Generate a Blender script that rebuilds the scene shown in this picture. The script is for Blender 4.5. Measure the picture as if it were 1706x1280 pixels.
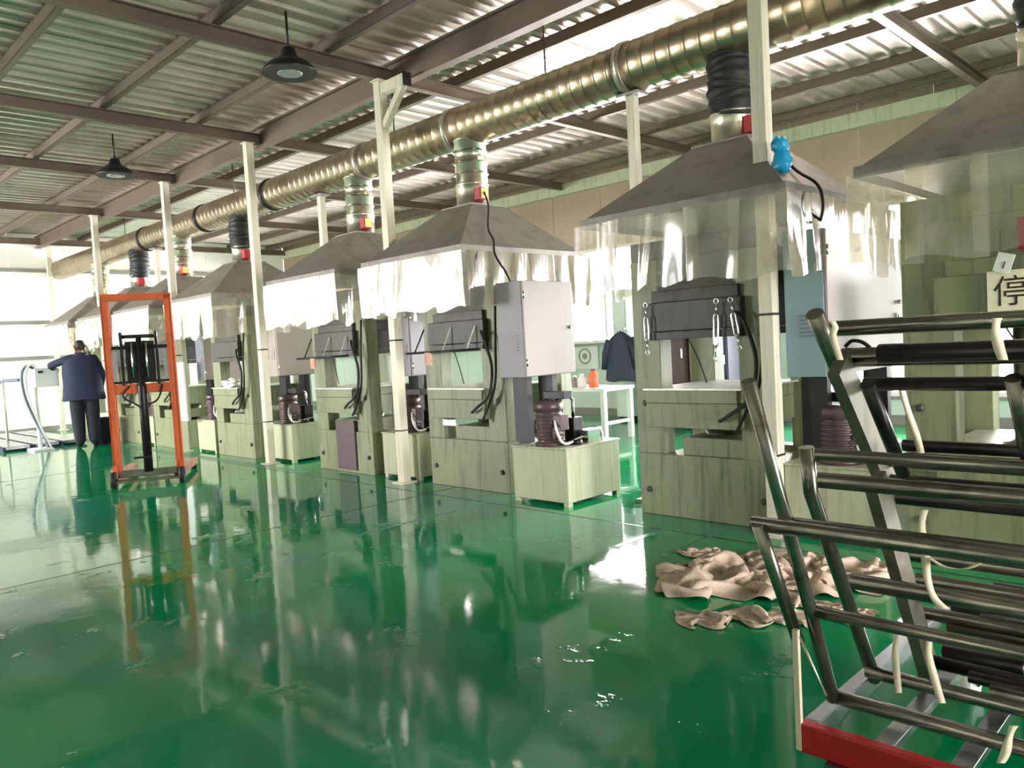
import bpy, bmesh, math, random
from math import sin, cos, pi, radians, sqrt, atan2
from mathutils import Vector, Matrix, noise

# ------------------------------------------------------------------ clear
for o in list(bpy.data.objects): bpy.data.objects.remove(o, do_unlink=True)
scn = bpy.context.scene
COL = scn.collection
random.seed(7)

# ------------------------------------------------------------------ camera
FPX, YAW, PITCH, ROLL, CAMH = 1300.0, radians(45), radians(-3.0), radians(-3.2), 1.28
F_ = Vector((-cos(YAW)*cos(PITCH), sin(YAW)*cos(PITCH), sin(PITCH)))
r_ = F_.cross(Vector((0, 0, 1))).normalized(); u_ = r_.cross(F_)
R_ = cos(ROLL)*r_ + sin(ROLL)*u_; U_ = -sin(ROLL)*r_ + cos(ROLL)*u_
CO = Vector((0, 0, CAMH))
cd = bpy.data.cameras.new('camera'); cam = bpy.data.objects.new('camera', cd); COL.objects.link(cam)
cd.sensor_fit = 'HORIZONTAL'; cd.sensor_width = 36; cd.lens = FPX/1706*36; cd.clip_start = .05; cd.clip_end = 200
M4 = Matrix((R_, U_, -F_)).transposed().to_4x4(); M4.translation = CO
cam.matrix_world = M4
scn.camera = cam
def ray(u, v): return R_*((u-853)/FPX) + U_*((640-v)/FPX) + F_
def onX(u, v, x): d = ray(u, v); return CO + d*(x/d.x)
def onY(u, v, y): d = ray(u, v); return CO + d*(y/d.y)
def onZ(u, v, z=0): d = ray(u, v); return CO + d*((z-CAMH)/d.z)

# ------------------------------------------------------------------ daylight and exposure
w = bpy.data.worlds.new('overcast_sky'); scn.world = w; w.use_nodes = True
bg = w.node_tree.nodes['Background']
bg.inputs[0].default_value = (1.0, 0.955, 0.955, 1); bg.inputs[1].default_value = 9.0
scn.view_settings.view_transform = 'Standard'; scn.view_settings.look = 'None'
scn.view_settings.exposure = 2.65; scn.view_settings.gamma = 1.0
scn.view_settings.use_curve_mapping = False
def portal(loc, rot, sx, sy):
    l = bpy.data.lights.new('window_portal', 'AREA'); l.shape = 'RECTANGLE'; l.size = sx; l.size_y = sy
    l.cycles.is_portal = True
    o = bpy.data.objects.new('window_portal', l); COL.objects.link(o); o.location = loc; o.rotation_euler = rot

# room
X0, X1, Y0, Y1, ZR = -18.2, 6.0, -6.0, 10.2, 4.02
# openings: back wall (x0,x1,z0,z1), right wall (y0,y1,z0,z1), front wall
WIN_BACK = [(-17.6, -13.9, 1.2, 2.75), (-13.6, -10.3, 1.2, 2.75), (-10.0, -6.9, 1.2, 2.75), (-4.7, -1.2, .36, 2.75), (1.8, 4.6, 1.2, 2.75)]
WIN_RIGHT = [(1.6, 4.4, 0.0, 2.6)]
WIN_FRONT = [(-17.9, -14.4, .7, 3.5), (-14.0, -10.6, .7, 3.5)]
for a, b, c, d in WIN_BACK: portal(((a+b)/2, Y1+.02, (c+d)/2), (radians(-90), 0, 0), b-a, d-c)
for a, b, c, d in WIN_RIGHT: portal((X1+.02, (a+b)/2, (c+d)/2), (0, radians(90), 0), d-c, b-a)
for a, b, c, d in WIN_FRONT: portal(((a+b)/2, Y0-.02, (c+d)/2), (radians(90), 0, 0), b-a, d-c)

# ------------------------------------------------------------------ materials
def lin(r, g, b):
    f = lambda c: (c/255/12.92) if c <= 10 else ((c/255+.055)/1.055)**2.4
    return (f(r), f(g), f(b), 1)
MATS = {}
def mat(name, col, rough=.5, metal=0., var=.12, vscale=6., grime=None, gamt=.5, gscale=(5, 5, .7), bump=0., spec=.5, rvar=.0, bscale=40.):
    m = bpy.data.materials.new(name); m.use_nodes = True; nt = m.node_tree; N = nt.nodes; L = nt.links
    b = N['Principled BSDF']; b.inputs['Roughness'].default_value = rough; b.inputs['Metallic'].default_value = metal
    b.inputs['Specular IOR Level'].default_value = spec
    tc = N.new('ShaderNodeNewGeometry')
    n1 = N.new('ShaderNodeTexNoise'); n1.inputs['Scale'].default_value = vscale; n1.inputs['Detail'].default_value = 4
    L.new(tc.outputs['Position'], n1.inputs['Vector'])
    mix = N.new('ShaderNodeMix'); mix.data_type = 'RGBA'
    c0 = [max(0, c*(1-var)) for c in col[:3]]+[1]; c1 = [min(1, c*(1+var)) for c in col[:3]]+[1]
    mix.inputs['A'].default_value = c0; mix.inputs['B'].default_value = c1
    L.new(n1.outputs['Fac'], mix.inputs['Factor']); out = mix.outputs['Result']
    if grime:
        mp = N.new('ShaderNodeMapping'); mp.inputs['Scale'].default_value = gscale
        L.new(tc.outputs['Position'], mp.inputs['Vector'])
        n2 = N.new('ShaderNodeTexNoise'); n2.inputs['Scale'].default_value = 3; n2.inputs['Detail'].default_value = 6; n2.inputs['Roughness'].default_value = .65
        L.new(mp.outputs['Vector'], n2.inputs['Vector'])
        cr = N.new('ShaderNodeValToRGB'); cr.color_ramp.elements[0].position = .5; cr.color_ramp.elements[1].position = .72
        cr.color_ramp.elements[0].color = (0, 0, 0, 1); cr.color_ramp.elements[1].color = (gamt, gamt, gamt, 1)
        L.new(n2.outputs['Fac'], cr.inputs['Fac'])
        mx = N.new('ShaderNodeMix'); mx.data_type = 'RGBA'; mx.inputs['B'].default_value = grime
        L.new(cr.outputs['Color'], mx.inputs['Factor']); L.new(out, mx.inputs['A']); out = mx.outputs['Result']
    L.new(out, b.inputs['Base Color'])
    if rvar:
        mr = N.new('ShaderNodeMapRange'); mr.inputs['To Min'].default_value = max(.02, rough-rvar); mr.inputs['To Max'].default_value = rough+rvar
        L.new(n1.outputs['Fac'], mr.inputs['Value']); L.new(mr.outputs['Result'], b.inputs['Roughness'])
    if bump:
        n3 = N.new('ShaderNodeTexNoise'); n3.inputs['Scale'].default_value = bscale; n3.inputs['Detail'].default_value = 3
        L.new(tc.outputs['Position'], n3.inputs['Vector'])
        bp = N.new('ShaderNodeBump'); bp.inputs['Strength'].default_value = bump; bp.inputs['Distance'].default_value = .01
        L.new(n3.outputs['Fac'], bp.inputs['Height']); L.new(bp.outputs['Normal'], b.inputs['Normal'])
    MATS[name] = m; return m
mat('press_green', lin(134, 138, 106), .45, 0, .1, 3, grime=lin(70, 62, 48), gamt=.75, gscale=(7, 7, .6))
mat('press_dark', lin(74, 70, 68), .5, .2, .3, 8, grime=lin(30, 26, 24), gamt=.6)
mat('platen_white', lin(225, 222, 212), .35, .2, .1, 10, grime=lin(120, 110, 95), gamt=.4, gscale=(4, 4, 4))
mat('tank_cream', lin(178, 180, 152), .4, 0, .08, 3, grime=lin(120, 112, 85), gamt=.5, gscale=(8, 8, .5))
mat('cab_beige', lin(164, 150, 144), .45, 0, .05, 2)
mat('cab_lilac', lin(150, 143, 150), .5, 0, .06, 2)
mat('cab_blue', lin(128, 152, 160), .45, 0, .06, 2)
mat('motor_maroon', lin(92, 72, 76), .4, .3, .2, 12, grime=lin(30, 26, 26), gamt=.5)
mat('black_steel', lin(38, 36, 38), .42, .5, .25, 12)
mat('black_rubber', lin(26, 26, 27), .6, 0, .2, 12)
mat('chrome', lin(225, 225, 222), .18, 1, .04)
mat('alu', lin(215, 208, 190), .3, .9, .08, 8)
mat('galv', lin(190, 182, 165), .34, .85, .12, 5, rvar=.08)
mat('duct_steel', lin(168, 152, 128), .3, .9, .2, 3, grime=lin(104, 84, 60), gamt=.6, gscale=(1.2, 3, 3), rvar=.06)
mat('hood_gray', lin(128, 122, 114), .5, .35, .12, 4, grime=lin(70, 62, 55), gamt=.5, gscale=(2, 2, 2))
mat('post_paint', lin(212, 205, 186), .42, .1, .06, 4, grime=lin(140, 120, 90), gamt=.4, gscale=(9, 9, .5))
mat('purlin_brown', lin(110, 94, 82), .45, .4, .18, 3)
mat('roof_sheet', lin(214, 198, 190), .32, .7, .1, 1.5, grime=lin(120, 104, 84), gamt=.45, gscale=(.8, .5, 1), rvar=.1)
mat('wall_cream', lin(242, 236, 226), .5, 0, .04, 1.5)
mat('wall_gray', lin(156, 134, 114), .5, .1, .08, 2, grime=lin(120, 110, 98), gamt=.4, gscale=(5, 5, .4))
mat('wall_mint', lin(206, 220, 212), .5, 0, .04, 1.5)
mat('trim_gray', lin(140, 138, 132), .5, .2, .08)
mat('window_white', lin(235, 235, 232), .4, 0, .03)
mat('orange', lin(214, 98, 52), .42, 0, .12, 6, grime=lin(120, 60, 45), gamt=.5, gscale=(6, 6, 2))
mat('pale_red', lin(206, 150, 132), .5, 0, .2, 7, grime=lin(110, 80, 60), gamt=.6, gscale=(6, 6, 6))
mat('tube_steel', lin(140, 134, 124), .24, .85, .25, 7, grime=lin(60, 46, 36), gamt=.65, gscale=(4, 4, 4), rvar=.08)
mat('tube_dull', lin(128, 122, 108), .5, .35, .2, 7, grime=lin(76, 66, 56), gamt=.6, gscale=(5, 5, 2))
mat('tube_dark', lin(62, 56, 58), .3, .7, .25, 7, grime=lin(30, 26, 30), gamt=.6, gscale=(4, 4, 4))
mat('red_paint', lin(190, 24, 38), .38, 0, .12, 6, grime=lin(120, 20, 25), gamt=.4)
mat('red_plastic', lin(168, 30, 44), .4, 0, .05)
mat('yellow_label', lin(226, 206, 120), .5, 0, .05)
mat('rag', lin(196, 174, 156), .85, 0, .12, 10, grime=lin(140, 112, 94), gamt=.5, gscale=(8, 8, 8), bump=.3, bscale=90)
mat('strip_cloth', lin(226, 212, 186), .8, 0, .1, 14)
mat('navy', lin(22, 28, 58), .8, 0, .15, 8)
mat('navy_dark', lin(16, 16, 34), .8, 0, .15, 8)
mat('hair', lin(22, 18, 20), .6, 0, .1)
mat('skin', lin(190, 140, 112), .55, 0, .05)
mat('blue_bag', lin(28, 150, 196), .3, 0, .15, 20)
mat('sign_cream', lin(238, 228, 200), .45, 0, .03)
mat('ink', lin(58, 34, 26), .6, 0, .1)
mat('white_paint', lin(236, 236, 234), .4, 0, .03)
mat('white_bag', lin(238, 236, 228), .4, 0, .05, 20)
mat('orange_plastic', lin(240, 120, 84), .35, 0, .05)
mat('maroon', lin(84, 62, 66), .5, 0, .1)
mat('cream_yellow', lin(222, 214, 160), .5, 0, .05)
mat('slate', lin(104, 110, 122), .5, 0, .1)
mat('navy_sheet', lin(46, 52, 74), .6, 0, .1)
mat('steel_plate', lin(176, 180, 186), .25, .8, .15, 6, rvar=.08)
mat('joint', lin(30, 62, 52), .35, 0, .2, 6)
mat('line_pale', lin(70, 130, 104), .3, 0, .2, 4)
mat('red_dark', lin(150, 60, 60), .5, 0, .1)

def curtain_mat():
    m = bpy.data.materials.new('pvc_clear'); m.use_nodes = True; nt = m.node_tree; N = nt.nodes; L = nt.links
    N.remove(N['Principled BSDF']); out = N['Material Output']
    tr = N.new('ShaderNodeBsdfTransparent'); tr.inputs[0].default_value = (.93, .9, .82, 1)
    tl = N.new('ShaderNodeBsdfTranslucent'); tl.inputs[0].default_value = (.9, .85, .72, 1)
    df = N.new('ShaderNodeBsdfDiffuse'); df.inputs[0].default_value = (.75, .72, .64, 1)
    gl = N.new('ShaderNodeBsdfGlossy'); gl.inputs['Roughness'].default_value = .12; gl.inputs[0].default_value = (1, 1, 1, 1)
    a = N.new('ShaderNodeMixShader'); a.inputs[0].default_value = .45; L.new(tl.outputs[0], a.inputs[1]); L.new(df.outputs[0], a.inputs[2])
    b = N.new('ShaderNodeMixShader'); L.new(tr.outputs[0], b.inputs[1]); L.new(a.outputs[0], b.inputs[2])
    g = N.new('ShaderNodeNewGeometry'); n = N.new('ShaderNodeTexNoise'); n.inputs['Scale'].default_value = 5; n.inputs['Detail'].default_value = 3
    L.new(g.outputs['Position'], n.inputs['Vector'])
    mr = N.new('ShaderNodeMapRange'); mr.inputs['To Min'].default_value = .10; mr.inputs['To Max'].default_value = .42
    L.new(n.outputs['Fac'], mr.inputs['Value']); L.new(mr.outputs['Result'], b.inputs[0])
    lw = N.new('ShaderNodeFresnel'); lw.inputs[0].default_value = 1.5
    c = N.new('ShaderNodeMixShader'); L.new(lw.outputs[0], c.inputs[0]); L.new(b.outputs[0], c.inputs[1]); L.new(gl.outputs[0], c.inputs[2])
    L.new(c.outputs[0], out.inputs['Surface']); MATS['pvc_clear'] = m
curtain_mat()
def glass_mat():
    m = bpy.data.materials.new('window_glass'); m.use_nodes = True; nt = m.node_tree; N = nt.nodes; L = nt.links
    N.remove(N['Principled BSDF']); out = N['Material Output']
    tr = N.new('ShaderNodeBsdfTransparent'); tr.inputs[0].default_value = (.96, .98, .97, 1)
    gl = N.new('ShaderNodeBsdfGlossy'); gl.inputs['Roughness'].default_value = .02
    lw = N.new('ShaderNodeFresnel'); lw.inputs[0].default_value = 1.45
    c = N.new('ShaderNodeMixShader'); L.new(lw.outputs[0], c.inputs[0]); L.new(tr.outputs[0], c.inputs[1]); L.new(gl.outputs[0], c.inputs[2])
    L.new(c.outputs[0], out.inputs['Surface']); MATS['window_glass'] = m
glass_mat()
def floor_mat():
    m = mat('floor_epoxy', (.0006, .28, .08, 1), .05, 0, .2, .6, spec=.42)
    nt = m.node_tree; N = nt.nodes; L = nt.links; b = N['Principled BSDF']
    g = N.new('ShaderNodeNewGeometry')
    n = N.new('ShaderNodeTexNoise'); n.inputs['Scale'].default_value = .9; n.inputs['Detail'].default_value = 8; n.inputs['Roughness'].default_value = .62
    L.new(g.outputs['Position'], n.inputs['Vector'])
    mr = N.new('ShaderNodeMapRange'); mr.inputs['From Min'].default_value = .3; mr.inputs['From Max'].default_value = .75
    mr.inputs['To Min'].default_value = .03; mr.inputs['To Max'].default_value = .11
    L.new(n.outputs['Fac'], mr.inputs['Value']); L.new(mr.outputs['Result'], b.inputs['Roughness'])
    n2 = N.new('ShaderNodeTexNoise'); n2.inputs['Scale'].default_value = 2.2; n2.inputs['Detail'].default_value = 5
    L.new(g.outputs['Position'], n2.inputs['Vector'])
    bp = N.new('ShaderNodeBump'); bp.inputs['Strength'].default_value = .12; bp.inputs['Distance'].default_value = .02
    L.new(n2.outputs['Fac'], bp.inputs['Height'])
    n3 = N.new('ShaderNodeTexNoise'); n3.inputs['Scale'].default_value = 34; n3.inputs['Detail'].default_value = 4
    L.new(g.outputs['Position'], n3.inputs['Vector'])
    n4 = N.new('ShaderNodeTexNoise'); n4.inputs['Scale'].default_value = 3.1; n4.inputs['Detail'].default_value = 5; n4.inputs['Roughness'].default_value = .7
    L.new(g.outputs['Position'], n4.inputs['Vector'])
    mk = N.new('ShaderNodeMapRange'); mk.inputs['From Min'].default_value = .62; mk.inputs['From Max'].default_value = .72
    L.new(n4.outputs['Fac'], mk.inputs['Value'])
    ml = N.new('ShaderNodeMath'); ml.operation = 'MULTIPLY'; L.new(mk.outputs['Result'], ml.inputs[0]); L.new(n3.outputs['Fac'], ml.inputs[1])
    b2 = N.new('ShaderNodeBump'); b2.inputs['Strength'].default_value = .5; b2.inputs['Distance'].default_value = .012
    L.new(ml.outputs[0], b2.inputs['Height']); L.new(bp.outputs['Normal'], b2.inputs['Normal']); L.new(b2.outputs['Normal'], b.inputs['Normal'])
floor_mat()
def floor_hue():
    m = MATS['floor_epoxy']; N = m.node_tree.nodes; L = m.node_tree.links; b = N['Principled BSDF']
    src = b.inputs['Base Color'].links[0].from_socket
    g = N.new('ShaderNodeNewGeometry'); n = N.new('ShaderNodeTexNoise'); n.inputs['Scale'].default_value = .45; n.inputs['Detail'].default_value = 3
    L.new(g.outputs['Position'], n.inputs['Vector'])
    cr = N.new('ShaderNodeValToRGB'); cr.color_ramp.elements[0].position = .42; cr.color_ramp.elements[1].position = .62
    L.new(n.outputs['Fac'], cr.inputs['Fac'])
    mx = N.new('ShaderNodeMix'); mx.data_type = 'RGBA'; mx.inputs['B'].default_value = (.001, .22, .115, 1)
    L.new(cr.outputs['Color'], mx.inputs['Factor']); L.new(src, mx.inputs['A']); L.new(mx.outputs['Result'], b.inputs['Base Color'])
floor_hue()

# ------------------------------------------------------------------ mesh helpers
class MB:
    def __init__(s): s.v = []; s.f = []; s.sm = []
    def box(s, x0, x1, y0, y1, z0, z1):
        n = len(s.v); s.v += [(x, y, z) for z in (z0, z1) for y in (y0, y1) for x in (x0, x1)]
        s.f += [tuple(n+i for i in q) for q in ((0, 2, 3, 1), (4, 5, 7, 6), (0, 1, 5, 4), (2, 6, 7, 3), (0, 4, 6, 2), (1, 3, 7, 5))]
        s.sm += [False]*6; return s
    def bar(s, p, q, w, h=None, up=(0, 0, 1)):
        p = Vector(p); q = Vector(q); h = h or w; d = (q-p).normalized(); up = Vector(up)
        if abs(d.dot(up)) > .95: up = Vector((1, 0, 0)) if abs(d.x) < .9 else Vector((0, 1, 0))
        a = d.cross(up).normalized()*(w/2); b = a.cross(d).normalized()*(h/2); n = len(s.v)
        for c in (p, q): s.v += [tuple(c+i*a+j*b) for i, j in ((-1, -1), (1, -1), (1, 1), (-1, 1))]
        s.f += [(n+3, n+2, n+1, n), (n+4, n+5, n+6, n+7)]+[(n+i, n+(i+1) % 4, n+4+(i+1) % 4, n+4+i) for i in range(4)]
        s.sm += [False]*6; return s
    def tube(s, pts, r, n=10, cap=True):
        pts = [Vector(p) for p in pts]; base = len(s.v); m = len(pts)
        t0 = (pts[1]-pts[0]).normalized(); ref = Vector((0, 0, 1)) if abs(t0.z) < .9 else Vector((1, 0, 0))
        a = t0.cross(ref).normalized()
        for i, p in enumerate(pts):
            t = (pts[min(i+1, m-1)]-pts[max(i-1, 0)]).normalized()
            a = (a-t*a.dot(t)).normalized(); b = t.cross(a)
            rr = r[i] if isinstance(r, (list, tuple)) else r
            for k in range(n): s.v.append(tuple(p+(a*cos(2*pi*k/n)+b*sin(2*pi*k/n))*rr))
        for i in range(m-1):
            for k in range(n):
                s.f.append((base+i*n+k, base+i*n+(k+1) % n, base+(i+1)*n+(k+1) % n, base+(i+1)*n+k)); s.sm.append(True)
        if cap:
            s.f += [tuple(base+k for k in reversed(range(n))), tuple(base+(m-1)*n+k for k in range(n))]; s.sm += [False, False]
        return s
    def lathe(s, prof, c=(0, 0, 0), n=20):   # prof: [(r,z)]
        base = len(s.v)
        for r, z in prof:
            for k in range(n): s.v.append((c[0]+r*cos(2*pi*k/n), c[1]+r*sin(2*pi*k/n), c[2]+z))
        for i in range(len(prof)-1):
            for k in range(n):
                s.f.append((base+i*n+k, base+i*n+(k+1) % n, base+(i+1)*n+(k+1) % n, base+(i+1)*n+k)); s.sm.append(True)
        s.f += [tuple(base+k for k in reversed(range(n))), tuple(base+(len(prof)-1)*n+k for k in range(n))]; s.sm += [False, False]
        return s
    def cyl(s, p, q, r, n=14): return s.tube([p, q], r, n)
    def torus(s, c, R, r, axis='z', n=20, m=8):
        base = len(s.v)
        for i in range(n):
            a = 2*pi*i/n
            for j in range(m):
                b = 2*pi*j/m; x = (R+r*cos(b))*cos(a); y = (R+r*cos(b))*sin(a); z = r*sin(b)
                p = {'z': (x, y, z), 'x': (z, x, y), 'y': (x, z, y)}[axis]
                s.v.append((c[0]+p[0], c[1]+p[1], c[2]+p[2]))
        for i in range(n):
            for j in range(m):
                s.f.append((base+i*m+j, base+((i+1) % n)*m+j, base+((i+1) % n)*m+(j+1) % m, base+i*m+(j+1) % m)); s.sm.append(True)
        return s
    def grid(s, nx, ny, fn, closed=False):
        base = len(s.v)
        for j in range(ny+1):
            for i in range(nx+1): s.v.append(tuple(fn(i/nx, j/ny)))
        for j in range(ny):
            for i in range(nx):
                a = base+j*(nx+1)+i; s.f.append((a, a+1, a+nx+2, a+nx+1)); s.sm.append(True)
        return s
    def mesh(s, name):
        me = bpy.data.meshes.new(name); me.from_pydata(s.v, [], s.f); me.update()
        me.polygons.foreach_set('use_smooth', s.sm); return me
    def build(s, name, m, parent=None, bevel=0, loc=None):
        me = s.mesh(name); me.materials.append(MATS[m]); return link(name, me, parent, bevel, loc)
def link(name, me, parent=None, bevel=0, loc=None):
    o = bpy.data.objects.new(name, me); COL.objects.link(o)
    if parent: o.parent = parent
    if loc: o.location = loc
    if bevel:
        b = o.modifiers.new('bevel', 'BEVEL'); b.width = bevel; b.segments = 2; b.limit_method = 'ANGLE'; b.angle_limit = radians(50)
    return o
def B(*a): return MB().box(*a)
def tag(o, label, cat, group=None, kind=None):
    if label: o['label'] = label
    if cat: o['category'] = cat
    if group: o['group'] = group
    if kind: o['kind'] = kind
    return o
def empty(name, loc=(0, 0, 0), rz=0):
    o = bpy.data.objects.new(name, None); COL.objects.link(o); o.location = loc; o.rotation_euler = (0, 0, rz); o.empty_display_size = .1; return o
def struct(o): o['kind'] = 'structure'; return o

# ================================================================== ROOM
fl = struct(B(X0-.1, X1+.1, Y0-.1, Y1+.1, -.12, 0).build('floor', 'floor_epoxy'))
for x in (-5.38, -10.6, -15.2, .2):
    B(x-.006, x+.006, Y0, Y1, 0, .0012).build('floor_joint', 'joint', fl)
B(X0, X1, 4.245, 4.262, 0, .0012).build('floor_joint', 'joint', fl)
B(-4.64, -4.60, 3.0, 4.25, 0, .001).build('painted_line', 'line_pale', fl)
B(-2.95, -2.91, 3.75, 4.25, 0, .001).build('painted_line', 'line_pale', fl)
B(-2.6, -2.56, 3.75, 4.25, 0, .001).build('painted_line', 'line_pale', fl)
B(X0, -7.6, 4.30, 4.40, 0, .001).build('painted_line', 'line_pale', fl)

# ceiling: ribbed sheets, purlins, rafters
ce = struct(B(X0-.1, X1+.1, Y0-.1, Y1+.1, ZR+.055, ZR+.09).build('ceiling', 'trim_gray'))
SW = .84
def sheet_mesh():
    m = MB(); prof = []; n = 4; p = SW/n
    for k in range(n):
        x = k*p; prof += [(x, 0), (x+p*.66, 0), (x+p*.74, -.028), (x+p*.92, -.028)]
    prof.append((SW, 0))
    base = 0
    for y in (Y0, Y1):
        for x, z in prof: m.v.append((x, y, z))
    q = len(prof)
    for i in range(q-1): m.f.append((i, q+i, q+i+1, i+1)); m.sm.append(False)
    me = m.mesh('roof_sheet'); me.materials.append(MATS['roof_sheet']); return me
sm = sheet_mesh(); x = X0
while x < X1:
    link('roof_sheet', sm, ce, loc=(x, 0, ZR+.03+random.uniform(-.004, .004))); x += SW
pur = MB()
L_ = X1-X0
pur.box(0, L_, -.03, .03, -.10, -.094); pur.box(0, L_, -.03, -.024, -.10, 0); pur.box(0, L_, -.03, .03, -.006, 0)
pme = pur.mesh('purlin'); pme.materials.append(MATS['purlin_brown'])
for y in (-5, -4, -3, -2, -1, 0, 1, 1.92, 2.92, 3.92, 5.45, 6.5, 7.6, 8.75, 9.75): link('purlin', pme, ce, loc=(X0, y, ZR-.004))
MB().box(0, L_, -.05, .05, -.02, 0).box(0, L_, -.012, .012, -.22, -.02).box(0, L_, -.05, .05, -.24, -.22).build('main_beam', 'purlin_brown', ce, loc=(X0, 4.66, ZR-.03))
rf = MB(); LY = Y1-Y0
rf.box(-.04, .04, 0, LY, -.12, -.11); rf.box(-.005, .005, 0, LY, -.11, 0); rf.box(-.04, .04, 0, LY, -.01, 0)
rme = rf.mesh('rafter'); rme.materials.append(MATS['purlin_brown'])
for x in (-17.9, -14.15, -11.15, -8.66, -6.03, -2.4, 1.2, 4.4): link('rafter', rme, ce, loc=(x, Y0, ZR-.105))

# walls in panels with real openings
def wall(name, along, pos, a0, a1, wins, mats, thick=.1, sgn=1, step=1.0):
    """along 'x' or 'y'; panels between openings; mats=(low, high, zsplit)"""
    root = empty(name); root['kind'] = 'structure'
    cuts = sorted(set([a0, a1]+[w_[0] for w_ in wins]+[w_[1] for w_ in wins]))
    for c0, c1 in zip(cuts, cuts[1:]):
        n = max(1, round((c1-c0)/step))
        for k in range(n):
            p, q = c0+(c1-c0)*k/n, c0+(c1-c0)*(k+1)/n; mid = (p+q)/2
            spans = [(0, ZR+.05)]
            for a, b, z0, z1 in wins:
                if a < mid < b: spans = [(0, z0), (z1, ZR+.05)]
            for z0, z1 in spans:
                if z1-z0 < .02: continue
                segs = [(z0, z1)]
                if z0 < mats[2] < z1: segs = [(z0, mats[2]), (mats[2], z1)]
                for s0, s1 in segs:
                    mm = mats[0] if s1 <= mats[2]+.001 else mats[1]
                    e = random.uniform(0, .006)
                    lo, hi = (pos-e, pos+thick) if sgn > 0 else (pos-thick, pos+e)
                    if along == 'x': B(p+.004, q-.004, lo, hi, s0, s1).build('wall_panel', mm, root)
                    else: B(lo, hi, p+.004, q-.004, s0, s1).build('wall_panel', mm, root)
    return root
wall('wall_back', 'x', Y1, X0, X1, WIN_BACK, ('wall_mint', 'wall_gray', 1.25))
wall('wall_left', 'y', X0, Y0, Y1, [], ('wall_cream', 'wall_cream', 9), sgn=-1)
wall('wall_right', 'y', X1, Y0, Y1, WIN_RIGHT, ('wall_cream', 'wall_cream', 9))
wall('wall_front', 'x', Y0, X0, X1, WIN_FRONT, ('wall_cream', 'wall_cream', 9), sgn=-1)
bb = struct(B(X0, X1, Y1-.03, Y1-.004, 0, .12).build('baseboard_back', 'trim_gray'))
struct(B(X0+.004, X0+.03, Y0, Y1, 0, .1).build('baseboard_left', 'trim_gray'))
for i, z in enumerate((1.52, 2.24, 3.3)):
    struct(B(X0+.004, X0+.07, Y0, Y1, z-.035, z+.035).build('trim_%d' % (i+1), 'trim_gray'))
struct(B(X0, X1, Y1-.10, Y1-.004, ZR-.3, ZR-.12).build('trim_4', 'tank_cream'))
def window(i, along, pos, a, b, z0, z1, sgn, glazed=True):
    root = empty('window_%d' % i, (0, 0, 0)); root['kind'] = 'structure'
    def bx(p, q, d0, d1, s, t, nm, mm, par=root):
        lo, hi = sorted((pos+sgn*d0, pos+sgn*d1))
        return (B(p, q, lo, hi, s, t) if along == 'x' else B(lo, hi, p, q, s, t)).build(nm, mm, par)
    bx(a, b, -.02, .08, z0, z0+.05, 'window_frame', 'window_white'); bx(a, b, -.02, .08, z1-.05, z1, 'window_frame', 'window_white')
    n = max(2, round((b-a)/1.1))
    for k in range(n+1):
        p = a+(b-a)*k/n; bx(max(a, p-.025), min(b, p+.025), -.01, .07, z0+.05, z1-.05, 'mullion', 'window_white')
    for k in range(n):
        p, q = a+(b-a)*k/n, a+(b-a)*(k+1)/n; bx(p+.026, q-.026, .03, .036, z0+.05, z1-.05, 'pane', 'window_glass')
    if z0 > .2: bx(a-.05, b+.05, -.1, .0, z0-.04, z0, 'window_sill', 'trim_gray')
k = 1
for a, b, c, d in WIN_BACK: window(k, 'x', Y1, a, b, c, d, 1); k += 1
for a, b, c, d in WIN_RIGHT[1:]: window(k, 'y', X1, a, b, c, d, 1); k += 1
for a, b, c, d in WIN_FRONT: window(k, 'x', Y0, a, b, c, d, -1); k += 1
# open doorway in the right wall
dr = empty('door_1', (X1, 3, 0)); dr['kind'] = 'structure'
B(-.03, .12, -1.48, -1.4, 0, 2.6).build('door_frame', 'trim_gray', dr); B(-.03, .12, 1.4, 1.48, 0, 2.6).build('door_frame', 'trim_gray', dr); B(-.03, .12, -1.48, 1.48, 2.6, 2.68).build('door_frame', 'trim_gray', dr)
# yard outside the doorway
struct(B(X1+.1, X1+14, -12, 16, -.12, -.02).build('ground', 'trim_gray'))

# ================================================================== POSTS
def post(x, y, zt, label, s=.045, arm=0, plates=True, m='post_paint'):
    r = empty('steel_post', (x, y, 0)); tag(r, label, 'post', 'steel posts along the press row')
    B(-s, s, -s, s, 0, zt).build('shaft', m, r, .004)
    B(-s*1.9, s*1.9, -s*1.9, s*1.9, 0, .012).build('base_plate', m, r)
    if plates:
        B(-s-.003, s+.003, -s-.003, s+.003, 1.36, 1.375).build('strap', 'tube_dark', r); B(-s-.003, s+.003, -s-.003, s+.003, .50, .512).build('strap', 'tube_dark', r)
    B(-s*1.4, s*1.4, -s*1.4, s*1.4, zt, zt+.01).build('cap_plate', m, r)
    if arm:
        B(s, s+arm, -.035, .035, zt-.13, zt-.03).build('bracket_arm', m, r)
        MB().bar((s, 0, zt-.42), (s+arm-.05, 0, zt-.12), .06, .06).build('brace', m, r)
        B(s+arm, s+arm+.012, -.045, .045, zt-.14, zt-.02).build('end_cap', 'tube_dark', r)
    return r
PT = ZR-.235
post(-2.25, 4.50, PT, 'nearest cream steel post, with the blue bag tied on, standing at the first full press')
post(-6.03, 4.50, PT, 'cream steel post with a braced bracket at its top, between two presses', arm=.36)
post(-8.66, 4.50, PT, 'cream steel post in front of the beige cabinet, third from the right')
post(-11.15, 4.50, PT, 'cream steel post right behind the orange stacker', arm=-.0)
post(-14.15, 4.50, PT, 'cream steel post left of the orange stacker, near the worker')
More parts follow.
